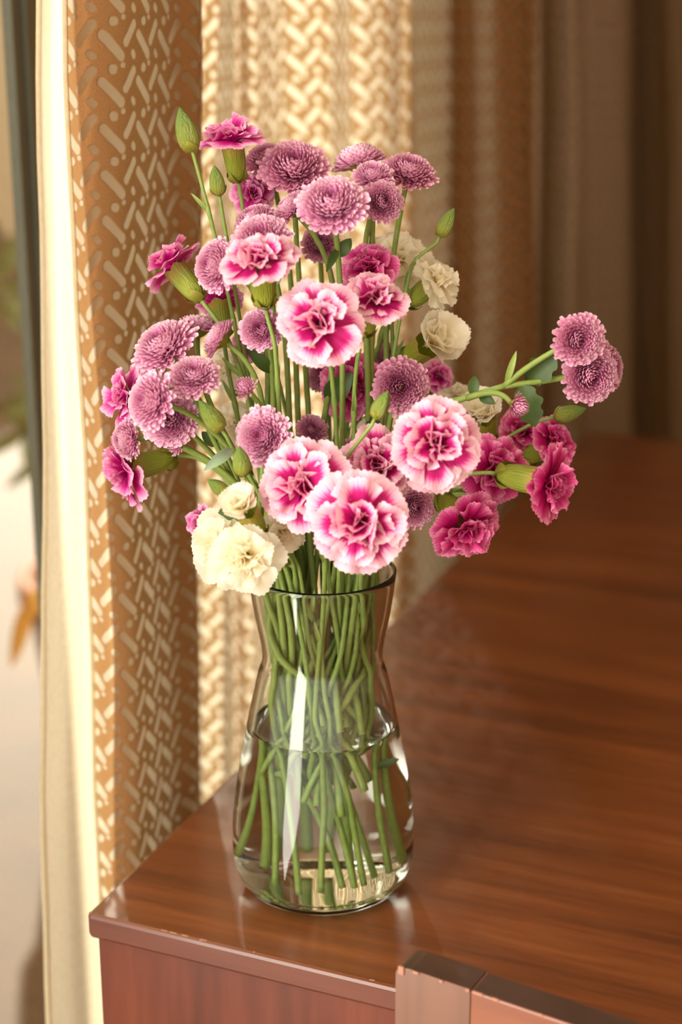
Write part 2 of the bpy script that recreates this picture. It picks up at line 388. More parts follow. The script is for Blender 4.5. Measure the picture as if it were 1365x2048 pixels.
curtain('curtain', [
    (86, 96, .075), (110, 140, .062), (137, 192, .055), (180, 235, .038), (250, 285, .030), (330, 350, .040), (384, 395, .034), (388, 398, .050),
    (330, 350, .068), (240, 290, .066), (170, 220, .074), (152, 208, .088), (186, 236, .104), (290, 320, .130), (392, 402, .172), (440, 447, .158),
    (465, 470, .184), (500, 505, .164), (570, 575, .158), (655, 660, .126), (700, 708, .130), (765, 775, .100), (812, 825, .074), (830, 842, .112),
    (855, 866, .134), (905, 912, .134), (935, 944, .110), (990, 1000, .104), (1045, 1062, .076), (1068, 1088, .060), (1072, 1092, .090), (1062, 1084, .125)],
    'cream woven basket-weave curtain with sunlit slits behind the vase', 'curtain', 2)
curtain('curtain', [
    (1030, 1050, .150), (1075, 1090, .165), (1100, 1110, .140), (1150, 1155, .105), (1160, 1164, .150), (1200, 1204, .130), (1258, 1260, .105), (1266, 1268, .155),
    (1310, 1312, .135), (1345, 1346, .070), (1362, 1364, .130), (1400, 1400, .110), (1440, 1440, .150), (1480, 1480, .110)],
    'grey-brown curtain in shade hanging behind the far end of the desk', 'curtain_grey')

# ------------------------------------------------------------------ desk
DX = Vector((math.cos(A_), -math.sin(A_), 0))                     # along the desk front, to the right
DY = WD
DL = (on_z(1168, 862)-KC).dot(WD)                                 # depth of the desk
DW = 1.75
print('desk depth', DL)
desk = empty('desk', Vector((KC.x, KC.y, 0))); desk.rotation_euler = (0, 0, -A_)
tag(desk, 'dark brown wooden desk with a worn front edge under the vase', 'desk')
TH = .0145
def dpart(name, b, m, bev=0., mats=None, mi=None):
    v, f = box(*b, bev); return link(name, mesh(name, v, f, m, smooth=False), desk)
v, f = box(0, DW, 0, DL, TABLE-TH, TABLE, .0022)
mi = [1 if i == 0 else 0 for i in range(len(f))]
for i in range(len(f)):
    if 2 <= i < 2+24: mi[i] = 1
link('desk_top', mesh('desk_top', v, f, ['desk_top', 'desk_edge'], smooth=False, mi=mi), desk)
dpart('front_panel', (.004, DW-.004, .005, .023, .06, TABLE-TH-.0005), 'desk_front')
dpart('side_panel', (.004, .022, .024, DL-.02, .06, TABLE-TH-.0005), 'desk_front')
dpart('side_panel', (DW-.022, DW-.004, .024, DL-.02, .06, TABLE-TH-.0005), 'desk_front')
dpart('back_panel', (.023, DW-.023, DL-.032, DL-.02, .06, TABLE-TH-.0005), 'desk_front')
for x in (.03, DW-.07):
    for y in (.03, DL-.07): dpart('leg', (x, x+.04, y, y+.04, 0, .06), 'desk_edge', .003)
rc = random.Random(4)
for px, py, ln, wd in [(322, 1868, .005, .0004), (340, 1872, .006, .0006), (364, 1878, .004, .0010), (400, 1884, .003, .0016), (406, 1886, .002, .0012), (512, 1900, .0015, .0010), (176, 1829, .0015, .0010), (745, 1960, .003, .0005)]:
    P = on_z(px, py); q = P-KC; lx, ly = q.dot(DX), max(q.dot(DY), -.0005)
    n = 9; ring = []
    for i in range(n):
        a = 2*math.pi*i/n; k = rc.uniform(.6, 1.15); ring.append((lx+ln*.5*k*math.cos(a), .0012+wd*.6*k*math.sin(a)+.0008, 0))
    v = [(x, y, TABLE-.0006 if y < .002 else TABLE+.0001) for x, y, _ in ring] + [(x, y, TABLE+.00025) for x, y, _ in ring]
    f = [tuple(range(n, 2*n))] + [(i, (i+1) % n, n+(i+1) % n, n+i) for i in range(n)]
    link('edge_chip', mesh('edge_chip', v, f, 'chip', smooth=False), desk)

# ------------------------------------------------------------------ chair, its back turned to the desk
pl = KC - DY*.050
c0 = on_plane(791, 1930, pl, DY); c1 = on_z(1140, 2048, c0.z)
ex = (c1-c0); ex.z = 0; ex.normalize(); ey = Vector((-ex.y, ex.x, 0))
print('chair top', c0, 'dir', ex, 'off', ey.dot(DY))
chair = empty('chair', Vector((c0.x, c0.y, 0))); chair.rotation_euler = (0, 0, math.atan2(ex.y, ex.x))
tag(chair, 'brown wooden chair with its framed back against the desk front', 'chair')
pw = (on_z(940, 1980, c0.z)-c0).length; zt = c0.z; CT = .017; CWD = .42
print('post width', pw)
def cpart(name, b, m, bev=.0016, arc=None):
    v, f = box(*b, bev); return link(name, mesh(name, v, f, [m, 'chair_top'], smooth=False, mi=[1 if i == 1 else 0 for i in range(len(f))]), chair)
# stile with a softly rounded upper outer corner
def stile(x0, x1, side):
    pr = [(x0, .0)] if side < 0 else [(x1, .0)]
    rr = .008; pts = []
    outer, inner = (x0, x1) if side < 0 else (x1, x0)
    pts.append((inner, zt)); 
    for k in range(7):
        a = k/6*math.pi/2; pts.append((outer - side*(-1)*0 + (rr if side < 0 else -rr)*(1-math.sin(a)), zt-rr*.55*(1-math.cos(a))))
    pts += [(outer, .0), (inner, .0)]
    n = len(pts); e = .0014
    v = [(x, e, z) for x, z in pts] + [(x, CT-.001, z) for x, z in pts]
    cx = (x0+x1)/2
    v = [(x*1., 0.0006, z) for x, z in pts] + [(x, CT, z) for x, z in pts]
    f = [tuple(range(n)), tuple(range(2*n-1, n-1, -1))] + [(i, n+i, n+(i+1) % n, (i+1) % n) for i in range(n)]
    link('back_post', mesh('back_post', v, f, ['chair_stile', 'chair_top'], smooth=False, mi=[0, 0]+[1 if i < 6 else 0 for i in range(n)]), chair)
stile(0, pw, -1); stile(CWD-pw, CWD, 1)
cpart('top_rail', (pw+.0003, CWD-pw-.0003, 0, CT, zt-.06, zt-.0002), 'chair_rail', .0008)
cpart('back_rail', (pw, CWD-pw, .002, CT-.002, zt-.20, zt-.15), 'chair_rail')
v, f = box(-.005, CWD+.005, -.40, -.001, .43, .455, .006); link('seat', mesh('seat', v, f, 'chair_rail', smooth=False), chair)
for x in (.01, CWD-.045): cpart('leg', (x, x+.035, -.385, -.35, 0, .43), 'chair_stile')
cpart('stretcher', (.02, CWD-.02, -.372, -.357, .15, .18), 'chair_rail')
for s, ln, wd in [(.003, .003, .0008), (.0105, .003, .0005), (pw+.004, .005, .0008), (pw+.0125, .003, .0007), (pw+.034, .0015, .0005), (pw-.014, .002, .0004), (pw-.001, .002, .0007)]:
    v, f = box(s-ln/2, s+ln/2, -.0004, wd, zt-.0012 if s > .008 else zt-.004, zt+.0002, .0003)
    link('edge_chip', mesh('edge_chip', v, f, 'chip', smooth=False), chair)

# ------------------------------------------------------------------ vase and water
PROF = []
for y, h in [(1140, 149), (1180, 143.5), (1224, 136), (1265, 127), (1295, 121.5), (1309, 120.5), (1322, 122), (1345, 130), (1380, 138), (1425, 147.5), (1490, 160), (1545, 170), (1600, 178), (1640, 181), (1690, 180)]:
    P = at(646, y, 0); PROF.append((h*depth(P)/F, P.z-TABLE))
RIM = PROF[0][1]; print('vase', RIM, PROF)
rmax = PROF[-1][0]
PROF += [(rmax*.978, .0135), (rmax*.945, .0085), (rmax*.89, .0045), (rmax*.80, .0018), (rmax*.70, .0006), (rmax*.60, .0003)]
def densify(P, k=4):
    P = np.array(P); Q = []
    for i in range(len(P)-1):
        p0 = P[max(i-1, 0)]; p1 = P[i]; p2 = P[i+1]; p3 = P[min(i+2, len(P)-1)]
        for s in np.linspace(0, 1, k, endpoint=False):
            Q.append(.5*((2*p1)+(p2-p0)*s+(2*p0-5*p1+4*p2-p3)*s*s+(3*p1-p0-3*p2+p3)*s**3))
    Q.append(P[-1]); return [tuple(q) for q in Q]
outer = densify(PROF)
WALLT = .0021
WATER = at(646, 1440, 0).z - TABLE
def r_out(z):
    o = outer[::-1]
    for i in range(len(o)-1):
        if o[i][1] <= z <= o[i+1][1]: k = (z-o[i][1])/max(o[i+1][1]-o[i][1], 1e-9); return o[i][0]*(1-k)+o[i+1][0]*k
    return o[-1][0]
BASE = .0062                                                        # thickness of the glass foot
zi = [BASE+.0001, BASE+.0006, BASE+.002, BASE+.005, BASE+.009]
inner_low = [(0.0004, BASE), (rmax*.4, BASE+.0001), (rmax*.66, BASE+.0006), (rmax*.80, BASE+.0022), (rmax*.895, BASE+.0062), (rmax*.932, BASE+.011)]
zz = np.linspace(BASE+.016, WATER, 16)
inner_low += [(r_out(z)-WALLT, z) for z in zz]
inner_top = [(r_out(z)-WALLT, z) for z in np.linspace(WATER, RIM-.0006, 26)]
vase = empty('vase', (0, 0, TABLE)); tag(vase, 'clear glass carafe vase with flared rim, half filled with water', 'vase')
N = 96
rim_prof = [(outer[0][0]-WALLT*.85, RIM+.0004), (outer[0][0]-WALLT*.5, RIM+.0008), (outer[0][0]-WALLT*.15, RIM+.0004)]
prof = inner_top + rim_prof + outer + [(0.0004, .0003)]            # normals: from the glass into the air
v, f = lathe(prof, N); f = [tuple(reversed(q)) for q in f]
link('glass_body', mesh('glass_body', v, f, 'glass'), vase)
wat = empty('water', (0, 0, TABLE+BASE)); tag(wat, 'clear water filling the lower half of the glass vase', 'water')
wv = [(r, z-BASE) for r, z in inner_low]
rt = wv[-1][0]; zt_ = wv[-1][1]
top = [(rt-.0006, zt_-.0009), (rt-.0016, zt_-.0014), (rt-.004, zt_-.0017), (rt*.5, zt_-.0018), (0.0004, zt_-.0018)]
v, f = lathe(wv + top, N); nside = (len(wv)-1)*N
link('water_body', mesh('water_body', v, f, ['water_side', 'water_top'], mi=[0 if i < nside else 1 for i in range(len(f))]), wat)

# ------------------------------------------------------------------ petals, heads, buds, leaves
def petal_mesh(name, mat, L, half, phis, ruf, cup, vs_, seed, ns=10, nt=25, serr=.022):
    rng = random.Random(seed); p1, p2, p3 = [rng.uniform(0, 6.28) for _ in range(3)]
    k1 = rng.uniform(1.6, 2.6); k2 = rng.uniform(4., 6.); asym = rng.uniform(-.08, .08)
    arc = [(0, 0)]; M_ = 60; dirs = []
    for i in range(M_):
        s = (i+.5)/M_; a, b, c = phis
        ph = a+(b-a)*min(s/.45, 1)**.8 if s < .45 else b+(c-b)*((s-.45)/.55)
        ph = R_(ph); dirs.append(ph); arc.append((arc[-1][0]+math.sin(ph)/M_, arc[-1][1]+math.cos(ph)/M_))
    v, uv, f = [], [], []
    for i in range(ns):
        s = (i/(ns-1))**.85
        for j in range(nt):
            t_ = -1+2*j/(nt-1)
            Rr = L*(1-.17*abs(t_)**2.6+asym*t_+.035*math.sin(t_*k2+p3))
            e = max(0, (s-.82)/.18); Rr *= 1+e*serr*(1 if j % 2 else -1)*(1-.5*abs(t_))
            th = t_*half*(.42+.58*s**.7)
            x = s*Rr*math.sin(th); y = s*Rr*math.cos(th)
            q = min(max(y, 0), 1.32)*M_
            i0 = min(int(q), M_-1); fr = q-i0
            rr = arc[i0][0]+(arc[i0+1][0]-arc[i0][0])*fr; zz = arc[i0][1]+(arc[i0+1][1]-arc[i0][1])*fr
            ph = dirs[i0]; nr, nz = -math.cos(ph), math.sin(ph)
            w_ = s*s*(ruf*math.sin(t_*k1*math.pi+p1)+ruf*.42*math.sin(t_*k2*1.7+p2+s*3))+cup*s*(t_*t_ if cup < .4 else abs(t_)**1.2)
            w_ += e*ruf*.22*math.sin(t_*17+p3)
            v.append((x, rr+nr*w_+.10, zz+nz*w_)); uv.append((t_, s*vs_))
    for i in range(ns-1):
        for j in range(nt-1): f.append((i*nt+j, i*nt+j+1, (i+1)*nt+j+1, (i+1)*nt+j))
    return mesh(name, v, f, mat, uv)
PC = {}
def petals(kind, mat, op, var):
    k = (kind, mat, op, var)
    if k not in PC:
        sc = 1.0 if op == 'open' else .42
        if kind == 'outer': a = (1.10, R_(42), (18, 86, 102), .045, .0, 1.)
        elif kind == 'second': a = (1.0, R_(38), (12, 74, 92), .06, .04, .98)
        elif kind == 'inner': a = (.80, R_(42), (6, 52, 74), .12, .10, .95)
        else: a = (.66, R_(46), (0, 18, 40), .10, .46, .92)
        L, h, ph, ru, cu, vsc = a; ph = tuple(p*sc for p in ph)
        if op != 'open': L *= 1.0; cu = .30; ru *= .7
        if mat == 'cream': ru *= 1.25
        PC[k] = petal_mesh('petal', mat, L, h, ph, ru, cu, vsc, len(PC)*131+17*var+5)
    return PC[k]
WH = {'open': [('outer', 6, 0.), ('second', 5, .04), ('inner', 4, .06), ('heart', 5, .06)],
      'half': [('outer', 5, 0.), ('second', 4, .02), ('inner', 4, .03), ('heart', 3, .05)]}
CALYX = None
def calyx_mesh():
    n = 20
    def mod(a, k): return 1+.02*math.cos(5*a)
    prof = [(.07, -1.16), (.13, -1.10), (.22, -1.0), (.285, -.84), (.32, -.62), (.335, -.4), (.34, -.2), (.35, -.06), (.365, .02)]
    v, f = lathe(prof, n, mod)
    b = (len(prof)-1)*n
    for i in range(n):                                              # five teeth on the rim
        a = (i % 4)/4; hgt = .13*(1-abs(a-.5)*2)
        x, y, z = v[b+i]; v[b+i] = (x*(1+.25*hgt), y*(1+.25*hgt), z+hgt)
    m = len(v)
    return mesh('calyx', v, f, 'calyx')
def bract_mesh():
    v, f, n = [], [], 7
    for i in range(n):
        s = i/(n-1); w_ = .17*math.sin(math.pi*min(s*.62+.38, 1))**1.0*(1 if s < .95 else .1)
        for j in (-1, 0, 1): v.append((w_*j, .06+.26*min(s*1.8, 1)**.6+.02+(0 if j else .02), -1.16+.42*s))
    for i in range(n-1):
        for j in range(2): f.append((i*3+j, i*3+j+1, i*3+j+4, i*3+j+3))
    return mesh('bract', v, f, 'bract')
CALYX = calyx_mesh(); BRACT = bract_mesh()

def mum_mesh(mat, seed, flat=1., n=190, loose=0.):
    rng = random.Random(seed); V, UV, Fc = [], [], []
    ga = math.pi*(3-math.sqrt(5))
    for i in range(n):
        rho = math.sqrt((i+1.2)/(n+1)); az = i*ga+rng.uniform(-.09, .09)
        rt = 1.02*rho**.92*rng.uniform(.93, 1.06); zt = .62*flat*(1-rho**2.6)-.10*rho**6-.10*max(0, 1-rho/.28)+rng.uniform(-.03, .03)
        if rho > .9: rt *= 1+loose*rng.uniform(0, .25)
        rb = .30*rho+.05; zb = -.02+.18*(1-rho)
        tip = Vector((rt, 0, zt)); base = Vector((rb, 0, zb))
        ln = (tip-base).length; d = (tip-base).normalized(); nrm = Vector((-d.z, 0, d.x))
        wd = (.052+.046*rho)*rng.uniform(.85, 1.15); cv = .16*ln*(.5 if rho > .8 else 1)
        ca, sa = math.cos(az), math.sin(az); b0 = len(V); tw = rng.uniform(-.3, .3)
        for s, ww in ((.0, .4), (.5, .85), (.86, 1.05), (1.0, .62)):
            c = base + d*(ln*s) - nrm*(cv*math.sin(math.pi*s)*.8) + nrm*(.05*ln*s*s)
            for j in (-1, 0, 1):
                lift = (.62*wd*ww if j else 0)
                p = c + nrm*(lift + tw*j*wd*ww*.5); y = j*wd*ww
                V.append((p.x*ca-y*sa, p.x*sa+y*ca, p.z)); UV.append((rho, s))
        for r in range(3):
            for j in range(2): Fc.append((b0+r*3+j, b0+r*3+j+1, b0+r*3+j+4, b0+r*3+j+3))
    return mesh('florets', V, Fc, mat, UV)
MUM = {}
def mum(mat, var, half=False):
    k = (mat, var, half)
    if k not in MUM: MUM[k] = mum_mesh(mat, 40+var, 1.9 if half else (.92+.1*(var % 3)), 90 if half else 230+12*var, .5 if var % 2 else .15)
    return MUM[k]
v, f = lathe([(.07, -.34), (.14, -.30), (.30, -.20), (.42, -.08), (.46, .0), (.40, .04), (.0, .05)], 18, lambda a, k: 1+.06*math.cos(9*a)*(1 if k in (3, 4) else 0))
INVOL = mesh('involucre', v, f, 'bract')
BUD = None
def bud_mesh():
    prof = [(.05, -1.0), (.20, -.97), (.35, -.86), (.44, -.64), (.475, -.38), (.46, -.1), (.41, .2), (.325, .48), (.225, .72), (.13, .9), (.06, 1.03), (.0, 1.12)]
    v, f = lathe(prof, 20, lambda a, k: 1+(.075 if k > 5 else .03)*math.cos(5*a+.16*k))
    return mesh('bud_body', v, f, 'bud')
BUD = bud_mesh()
v_, f_ = [], []
for i in range(7):
    s = i/6; w_ = .30*math.sin(math.pi*(.40+.60*s))
    rr_ = [.10, .29, .40, .475, .505, .515, .525][i]
    for j in (-1, 0, 1): v_.append((w_*j, rr_+.015*(j == 0)-.10*abs(j)*w_/.3, -1.0+.62*s))
for i in range(6):
    for j in range(2): f_.append((i*3+j, i*3+j+1, i*3+j+4, i*3+j+3))
SEPAL = mesh('sepal', v_, f_, 'bract')

def leaf_on(root, base, tip, width, mat, lobed=False, curl=.15, side=None):
    base, tip = Vector(base), Vector(tip); d = tip-base; L = d.length; d.normalize()
    s_ = (side or d.cross((CAM-base).normalized())).normalized(); nn = s_.cross(d)
    v, f, n = [], [], 17
    for i in range(n):
        s = i/(n-1)
        w_ = 1.9*(s+.02)**.7*(1-s)**.85*width*.5
        if lobed: w_ *= .72+.42*abs(math.sin(s*math.pi*3.2+.3))
        if s > .97: w_ *= .15
        c = base + d*(L*s) + nn*(curl*L*math.sin(math.pi*s)) + Vector((0, 0, -curl*.4*L*s*s))
        for j in (-1, -.5, 0, .5, 1): v.append(c + s_*(w_*j) + nn*(.16*w_*abs(j)*2) - root.location)
    for i in range(n-1):
        for j in range(4): f.append((i*5+j, i*5+j+1, i*5+j+6, i*5+j+5))
    return link('leaf', mesh('leaf', v, f, mat), root)

# ------------------------------------------------------------------ stems
BR = random.Random(21)
ZR = TABLE+RIM; ZN = at(646, 1309, 0).z; ZW = TABLE+WATER
def bez(a, b, c, d, n):
    return [a*(1-s)**3+b*3*s*(1-s)**2+c*3*s*s*(1-s)+d*s**3 for s in [i/n for i in range(n+1)]]
def stem_path(P0, f, end=None, deep=None):
    az = math.atan2(P0.y+.012, P0.x) + BR.uniform(-.25, .25)
    h = math.hypot(P0.x, P0.y)
    rr = min(.0285, .008+.42*h)*BR.uniform(.75, 1.)
    Rm = Vector((rr*math.cos(az), rr*math.sin(az), ZR+.006))
    an = az+BR.uniform(-.5, .5); rn = rr*BR.uniform(.35, .8); Nk = Vector((rn*math.cos(an), rn*math.sin(an), ZN))
    if end is not None: E_ = Vector(end)
    else:
        z = ZW+BR.uniform(-.045, .012)
        ae = an+math.pi+BR.uniform(-.9, .9); re = BR.uniform(.006, .022); E_ = Vector((re*math.cos(ae), re*math.sin(ae), z))
    dist = (Rm-P0).length
    tang = (Rm-Nk).normalized()
    a = bez(P0, P0-f*dist*.33, Rm+tang*dist*.34, Rm, 16)
    b = bez(Rm, Rm-tang*.02, Nk+(Nk-E_).normalized()*.018, Nk, 6)
    c = [Nk+(E_-Nk)*(i/6) for i in range(1, 7)]
    return a+b[1:]+c
def add_stem(root, pts, r, mat, nodes=()):
    pts = pts[::2] + ([pts[-1]] if (len(pts)-1) % 2 else []); n = len(pts); rad = []
    for i in range(n):
        k = i/(n-1); x = r*(.85+.4*k)
        for q in nodes: x *= 1+.45*math.exp(-((i-q/2)/.7)**2)
        rad.append(x)
    v, f = tube([p-root.location for p in pts], rad, 8)
    mi = [0]*len(f); mi[-1] = 1
    return link('stem', mesh('stem', v, f, [mat, 'cut'], mi=mi), root)

REG = []                                                             # every stalk: its path, its radius, where it enters the vase, its builder
SOLID = []                                                           # blooms and buds as ellipsoids: owner, centre, axes, half-lengths
FIXED = []                                                           # side twigs that do not move
def resample(pts, step=.002):
    P = np.array([tuple(p) for p in pts]); L = np.concatenate([[0], np.cumsum(np.linalg.norm(np.diff(P, axis=0), axis=1))])
    n = max(int(L[-1]/step), 8); t_ = np.linspace(0, L[-1], n+1)
    return np.stack([np.interp(t_, L, P[:, i]) for i in range(3)], axis=1)
def register(pts, r, build, clear=.006):
    P = resample(pts); k = np.arange(len(P))/(len(P)-1)
    ins = np.nonzero((np.hypot(P[:, 0], P[:, 1]) < .0315) & (P[:, 2] < ZR+.0065))[0]
    iR = int(ins[0]) if len(ins) else len(P)
    REG.append(dict(P=P, P0=P.copy(), r=r*(.85+.4*k), iR=iR, build=build, n0=int(clear/.002)))
    return len(REG)-1
def solid(owner, c, Q, hx, hz):
    A = np.array(Q.to_3x3()); SOLID.append((owner, np.array(tuple(c)), A, np.array([hx, hx, hz])))
def relax(rounds=48, inner=9):
    zs_ = np.array([z for r, z in inner_low+inner_top]); rs_ = np.array([r for r, z in inner_low+inner_top])
    rng = np.random.RandomState(5)
    off = np.cumsum([0]+[len(g['P']) for g in REG]); X = np.concatenate([g['P'] for g in REG]); X0 = X.copy()
    Rr = np.concatenate([g['r'] for g in REG]); own = np.concatenate([np.full(len(g['P']), i) for i, g in enumerate(REG)])
    mov = np.concatenate([np.clip((np.arange(len(g['P']))-g['n0'])/4., 0, 1) for g in REG])
    inside = np.concatenate([np.arange(len(g['P'])) >= g['iR'] for g in REG]); last = np.zeros(len(X), bool); last[off[1:]-1] = True
    z_end = X0[last, 2]
    FX = np.concatenate([f[0] for f in FIXED]) if FIXED else np.zeros((0, 3)); FR = np.concatenate([f[1] for f in FIXED]) if FIXED else np.zeros(0)
    FO = np.concatenate([np.full(len(f[0]), f[2]) for f in FIXED]) if FIXED else np.zeros(0)
    for rd in range(rounds):
        I, J = [], []
        lo = [X[off[a]:off[a+1]].min(0)-.004 for a in range(len(REG))]; hi = [X[off[a]:off[a+1]].max(0)+.004 for a in range(len(REG))]
        for a in range(len(REG)):
            xa = X[off[a]:off[a+1]]
            for b in range(a+1, len(REG)):
                if (lo[a] > hi[b]).any() or (lo[b] > hi[a]).any(): continue
                xb = X[off[b]:off[b+1]]
                d2 = (xa**2).sum(1)[:, None]+(xb**2).sum(1)[None]-2*xa@xb.T
                i, j = np.nonzero(d2 < .0062**2)
                if len(i): I.append(i+off[a]); J.append(j+off[b])
        I = np.concatenate(I); J = np.concatenate(J); nI = len(I)
        if len(FX):
            d2 = (X**2).sum(1)[:, None]+(FX**2).sum(1)[None]-2*X@FX.T
            fi, fj = np.nonzero((d2 < .007**2) & (own[:, None] != FO[None]))
        TG = np.gradient(X, axis=0); TG[off[:-1]] = TG[off[:-1]+1]; TG[off[1:]-1] = TG[off[1:]-2]; TG /= np.linalg.norm(TG, axis=1)[:, None]+1e-9
        for it in range(inner):
            D = np.zeros_like(X); cn = np.full(len(X), 1e-9)
            v_ = X[I]-X[J]; d = np.linalg.norm(v_, axis=1)+1e-9; need = (Rr[I]+Rr[J])*1.22+.0002
            k = d < need; a_, b_ = I[k], J[k]; v_ = v_[k]+rng.normal(0, .00006, (k.sum(), 3))
            nx = np.cross(TG[a_], TG[b_]); w_ = np.linalg.norm(nx, axis=1); nx /= w_[:, None]+1e-9; h_ = (v_*nx).sum(1)
            pid = (own[a_]*len(REG)+own[b_])*40+((X[a_, 2]-TABLE)/.025).astype(int).clip(0, 39)                # one side of the crossing for the whole meeting of two stalks
            sg = np.where(np.bincount(pid, h_)[pid] >= 0, 1., -1.)
            pz = v_.copy(); pz[:, 2] *= .35; pz /= np.linalg.norm(pz, axis=1)[:, None]+1e-9
            push = np.where(((w_ > .38) & (rd % 3 == 2) & (rd > 8))[:, None], nx*(sg*np.clip(need[k]-sg*h_, 0, .004)*.5)[:, None], pz*((need[k]-d[k])*.5)[:, None])
            np.add.at(D, I[k], push); np.add.at(D, J[k], -push); np.add.at(cn, I[k], 1); np.add.at(cn, J[k], 1)
            D = D/np.maximum(cn, 1)[:, None]*1.5
            X = X + D*mov[:, None]
            if len(FX) and len(fi):
                v_ = X[fi]-FX[fj]; d = np.linalg.norm(v_, axis=1)+1e-9; need = (Rr[fi]+FR[fj])*1.15+.0002; k = d < need
                E2 = np.zeros_like(X); np.add.at(E2, fi[k], v_[k]/d[k][:, None]*(need[k]-d[k])[:, None]*.5); X = X+E2*mov[:, None]
            for ow, c, A, h in (SOLID if it % 3 == 2 else ()):                                  # out of the blooms
                q = (X-c)@A; hh = h[None]+Rr[:, None]+.0006; e = np.sqrt(((q/hh)**2).sum(1))
                k = np.nonzero((e < 1) & (own != ow))[0]
                if len(k):
                    g = q[k]/hh[k]**2; g /= np.linalg.norm(g, axis=1)[:, None]+1e-9
                    X[k] += (g@A.T)*((1-e[k])*np.minimum(hh[k].min(1), .008)*.9)[:, None]*mov[k][:, None]
            S = X-X0                                                  # smooth the displacement, not the stalk
            for _ in range(2):
                T = S.copy(); T[1:-1] = .25*S[:-2]+.5*S[1:-1]+.25*S[2:]
                T[off[:-1]] = 0; T[off[1:]-1] = .5*S[off[1:]-1]+.5*S[off[1:]-2]; S = T
            X = X0+S*np.minimum(mov*4, 1)[:, None]
            X[last, 2] = z_end
            rad = np.hypot(X[:, 0], X[:, 1])+1e-9                      # stay within the glass, cross over its rim
            lim = np.interp(np.minimum(X[:, 2]-TABLE, RIM), zs_, rs_)-Rr-.0006
            k = inside & (X[:, 2] < ZR+.006) & (rad > lim)
            X[k, :2] *= (lim[k]/rad[k])[:, None]
            k = ~inside & (rad < outer[0][0]+.004) & (X[:, 2] < ZR+.0045); X[k, 2] = ZR+.0045
    for a, g in enumerate(REG): g['P'] = X[off[a]:off[a+1]]
STEM_KD = None
def finish():
    global STEM_KD
    relax()
    from mathutils import kdtree
    STEM_KD = kdtree.KDTree(sum(len(g['P']) for g in REG)); k = 0
    for a, g in enumerate(REG):
        for i, p in enumerate(g['P']): STEM_KD.insert(p, k); KD_OWN.append((a, i)); k += 1
    STEM_KD.balance()
    for a, g in enumerate(REG): g['build']([Vector(p) for p in g['P']], a)
KD_OWN = []
def free_dir(p, d, a, ln, rg, spread=.35):
    """heading of a small blade at p that keeps clear of the other stalks"""
    best, bd = None, -1
    x = d.orthogonal().normalized(); y = d.cross(x)
    for k in range(14):
        an = rg.uniform(0, 6.28); v_ = (d + (x*math.cos(an)+y*math.sin(an))*spread*rg.uniform(.7, 1.6)).normalized()
        m_ = 1.
        for q in (.35, .7, 1.):
            e_ = p+v_*ln*q
            if e_.z < ZR+.004 and math.hypot(e_.x, e_.y) > .026: m_ = 0.
            for co, ix, ds in STEM_KD.find_range(p+v_*ln*q, .008):
                if KD_OWN[ix][0] != a: m_ = min(m_, ds)
        if m_ > bd: best, bd = v_, m_
    return best
def deep_end(px, py, k=.80):
    P = on_z(px, py, TABLE+BASE+.004); P.x *= k; P.y *= k
    h = math.hypot(P.x, P.y)
    if h > .034: P.x *= .034/h; P.y *= .034/h
    return Vector((P.x, P.y, TABLE+BASE+.0035))

FL = {}
cnt = [0]
def place(px, py, r, Y):
    P = at(px, py, Y); return P, r*depth(P)/F
def carnation(px, py, r, Y, fc, mat, label, op='open', group=None, end=None, name=None, stem_r=.00125, spin=None):
    cnt[0] += 1; rg = random.Random(1000+cnt[0]*7)
    P, Rr = place(px, py, r, Y); f = face(fc)
    T = P - f*(Rr*(.34 if op == 'open' else .40)); 
    Sc = Rr*.95 if op == 'open' else Rr/.62
    Q = frame_z(f) @ Matrix.Rotation(rg.uniform(0, 6.28) if spin is None else spin, 4, 'Z')
    cal = max(Sc, .016)                                             # calyx keeps its natural size
    S0 = T - f*(cal*1.10)
    pts = stem_path(S0, f, end)
    def build(pts, me_):
        root = empty(name or ('cream_carnation' if mat == 'cream' else 'carnation'), pts[-1])
        tag(root, label, 'flower', group)
        off = Matrix.Translation(T-root.location)
        for kind, n, dz in WH[op]:
            a0 = rg.uniform(0, 6.28)
            for i in range(n):
                a = a0+2*math.pi*(i+rg.uniform(-.16, .16)*(1 if kind == 'outer' else 1.9))/n
                s = Sc*rg.uniform(.90, 1.06)*(1 if kind == 'outer' else rg.uniform(.88, 1.06))
                tilt = rg.uniform(-9, 9) if kind == 'outer' else rg.uniform(-20, 14)
                m = off @ Q @ Matrix.Rotation(a, 4, 'Z') @ Matrix.Translation((0, 0, dz*Sc+rg.uniform(-.02, .03)*Sc)) @ Matrix.Rotation(R_(-tilt), 4, 'X') @ Matrix.Rotation(R_(rg.uniform(-14, 14)), 4, 'Y') @ Matrix.Scale(s, 4)
                link('petal', petals(kind, mat, op, rg.randrange(4)), root, m)
        c = link('calyx', CALYX, root, off @ Q @ Matrix.Translation((0, 0, .0*cal)) @ Matrix.Scale(cal, 4))
        for i in range(4): link('bract', BRACT, c, Matrix.Rotation(i*math.pi/2+.3, 4, 'Z'))
        nd = [round(rg.uniform(14, 26)), round(rg.uniform(38, 58))]
        nd = [q for q in nd if q < len(pts)-30]
        add_stem(root, pts, stem_r, 'stem', nd)
        for q in nd:
            p = pts[q]; d = (pts[q-2]-p).normalized()
            leaf_on(root, p, p+free_dir(p, d, me_, .015, rg)*.015, .0034, 'stem', curl=.10)
        FL[label] = (root, pts)
    ix = register(pts, stem_r, build)
    if op == 'open': solid(ix, T+f*Sc*.26, Q, Sc*1.0, Sc*.50)
    else: solid(ix, T+f*Sc*.45, Q, Sc*.62, Sc*.62)
    solid(ix, T-f*cal*.42, Q, cal*.40, cal*.80)
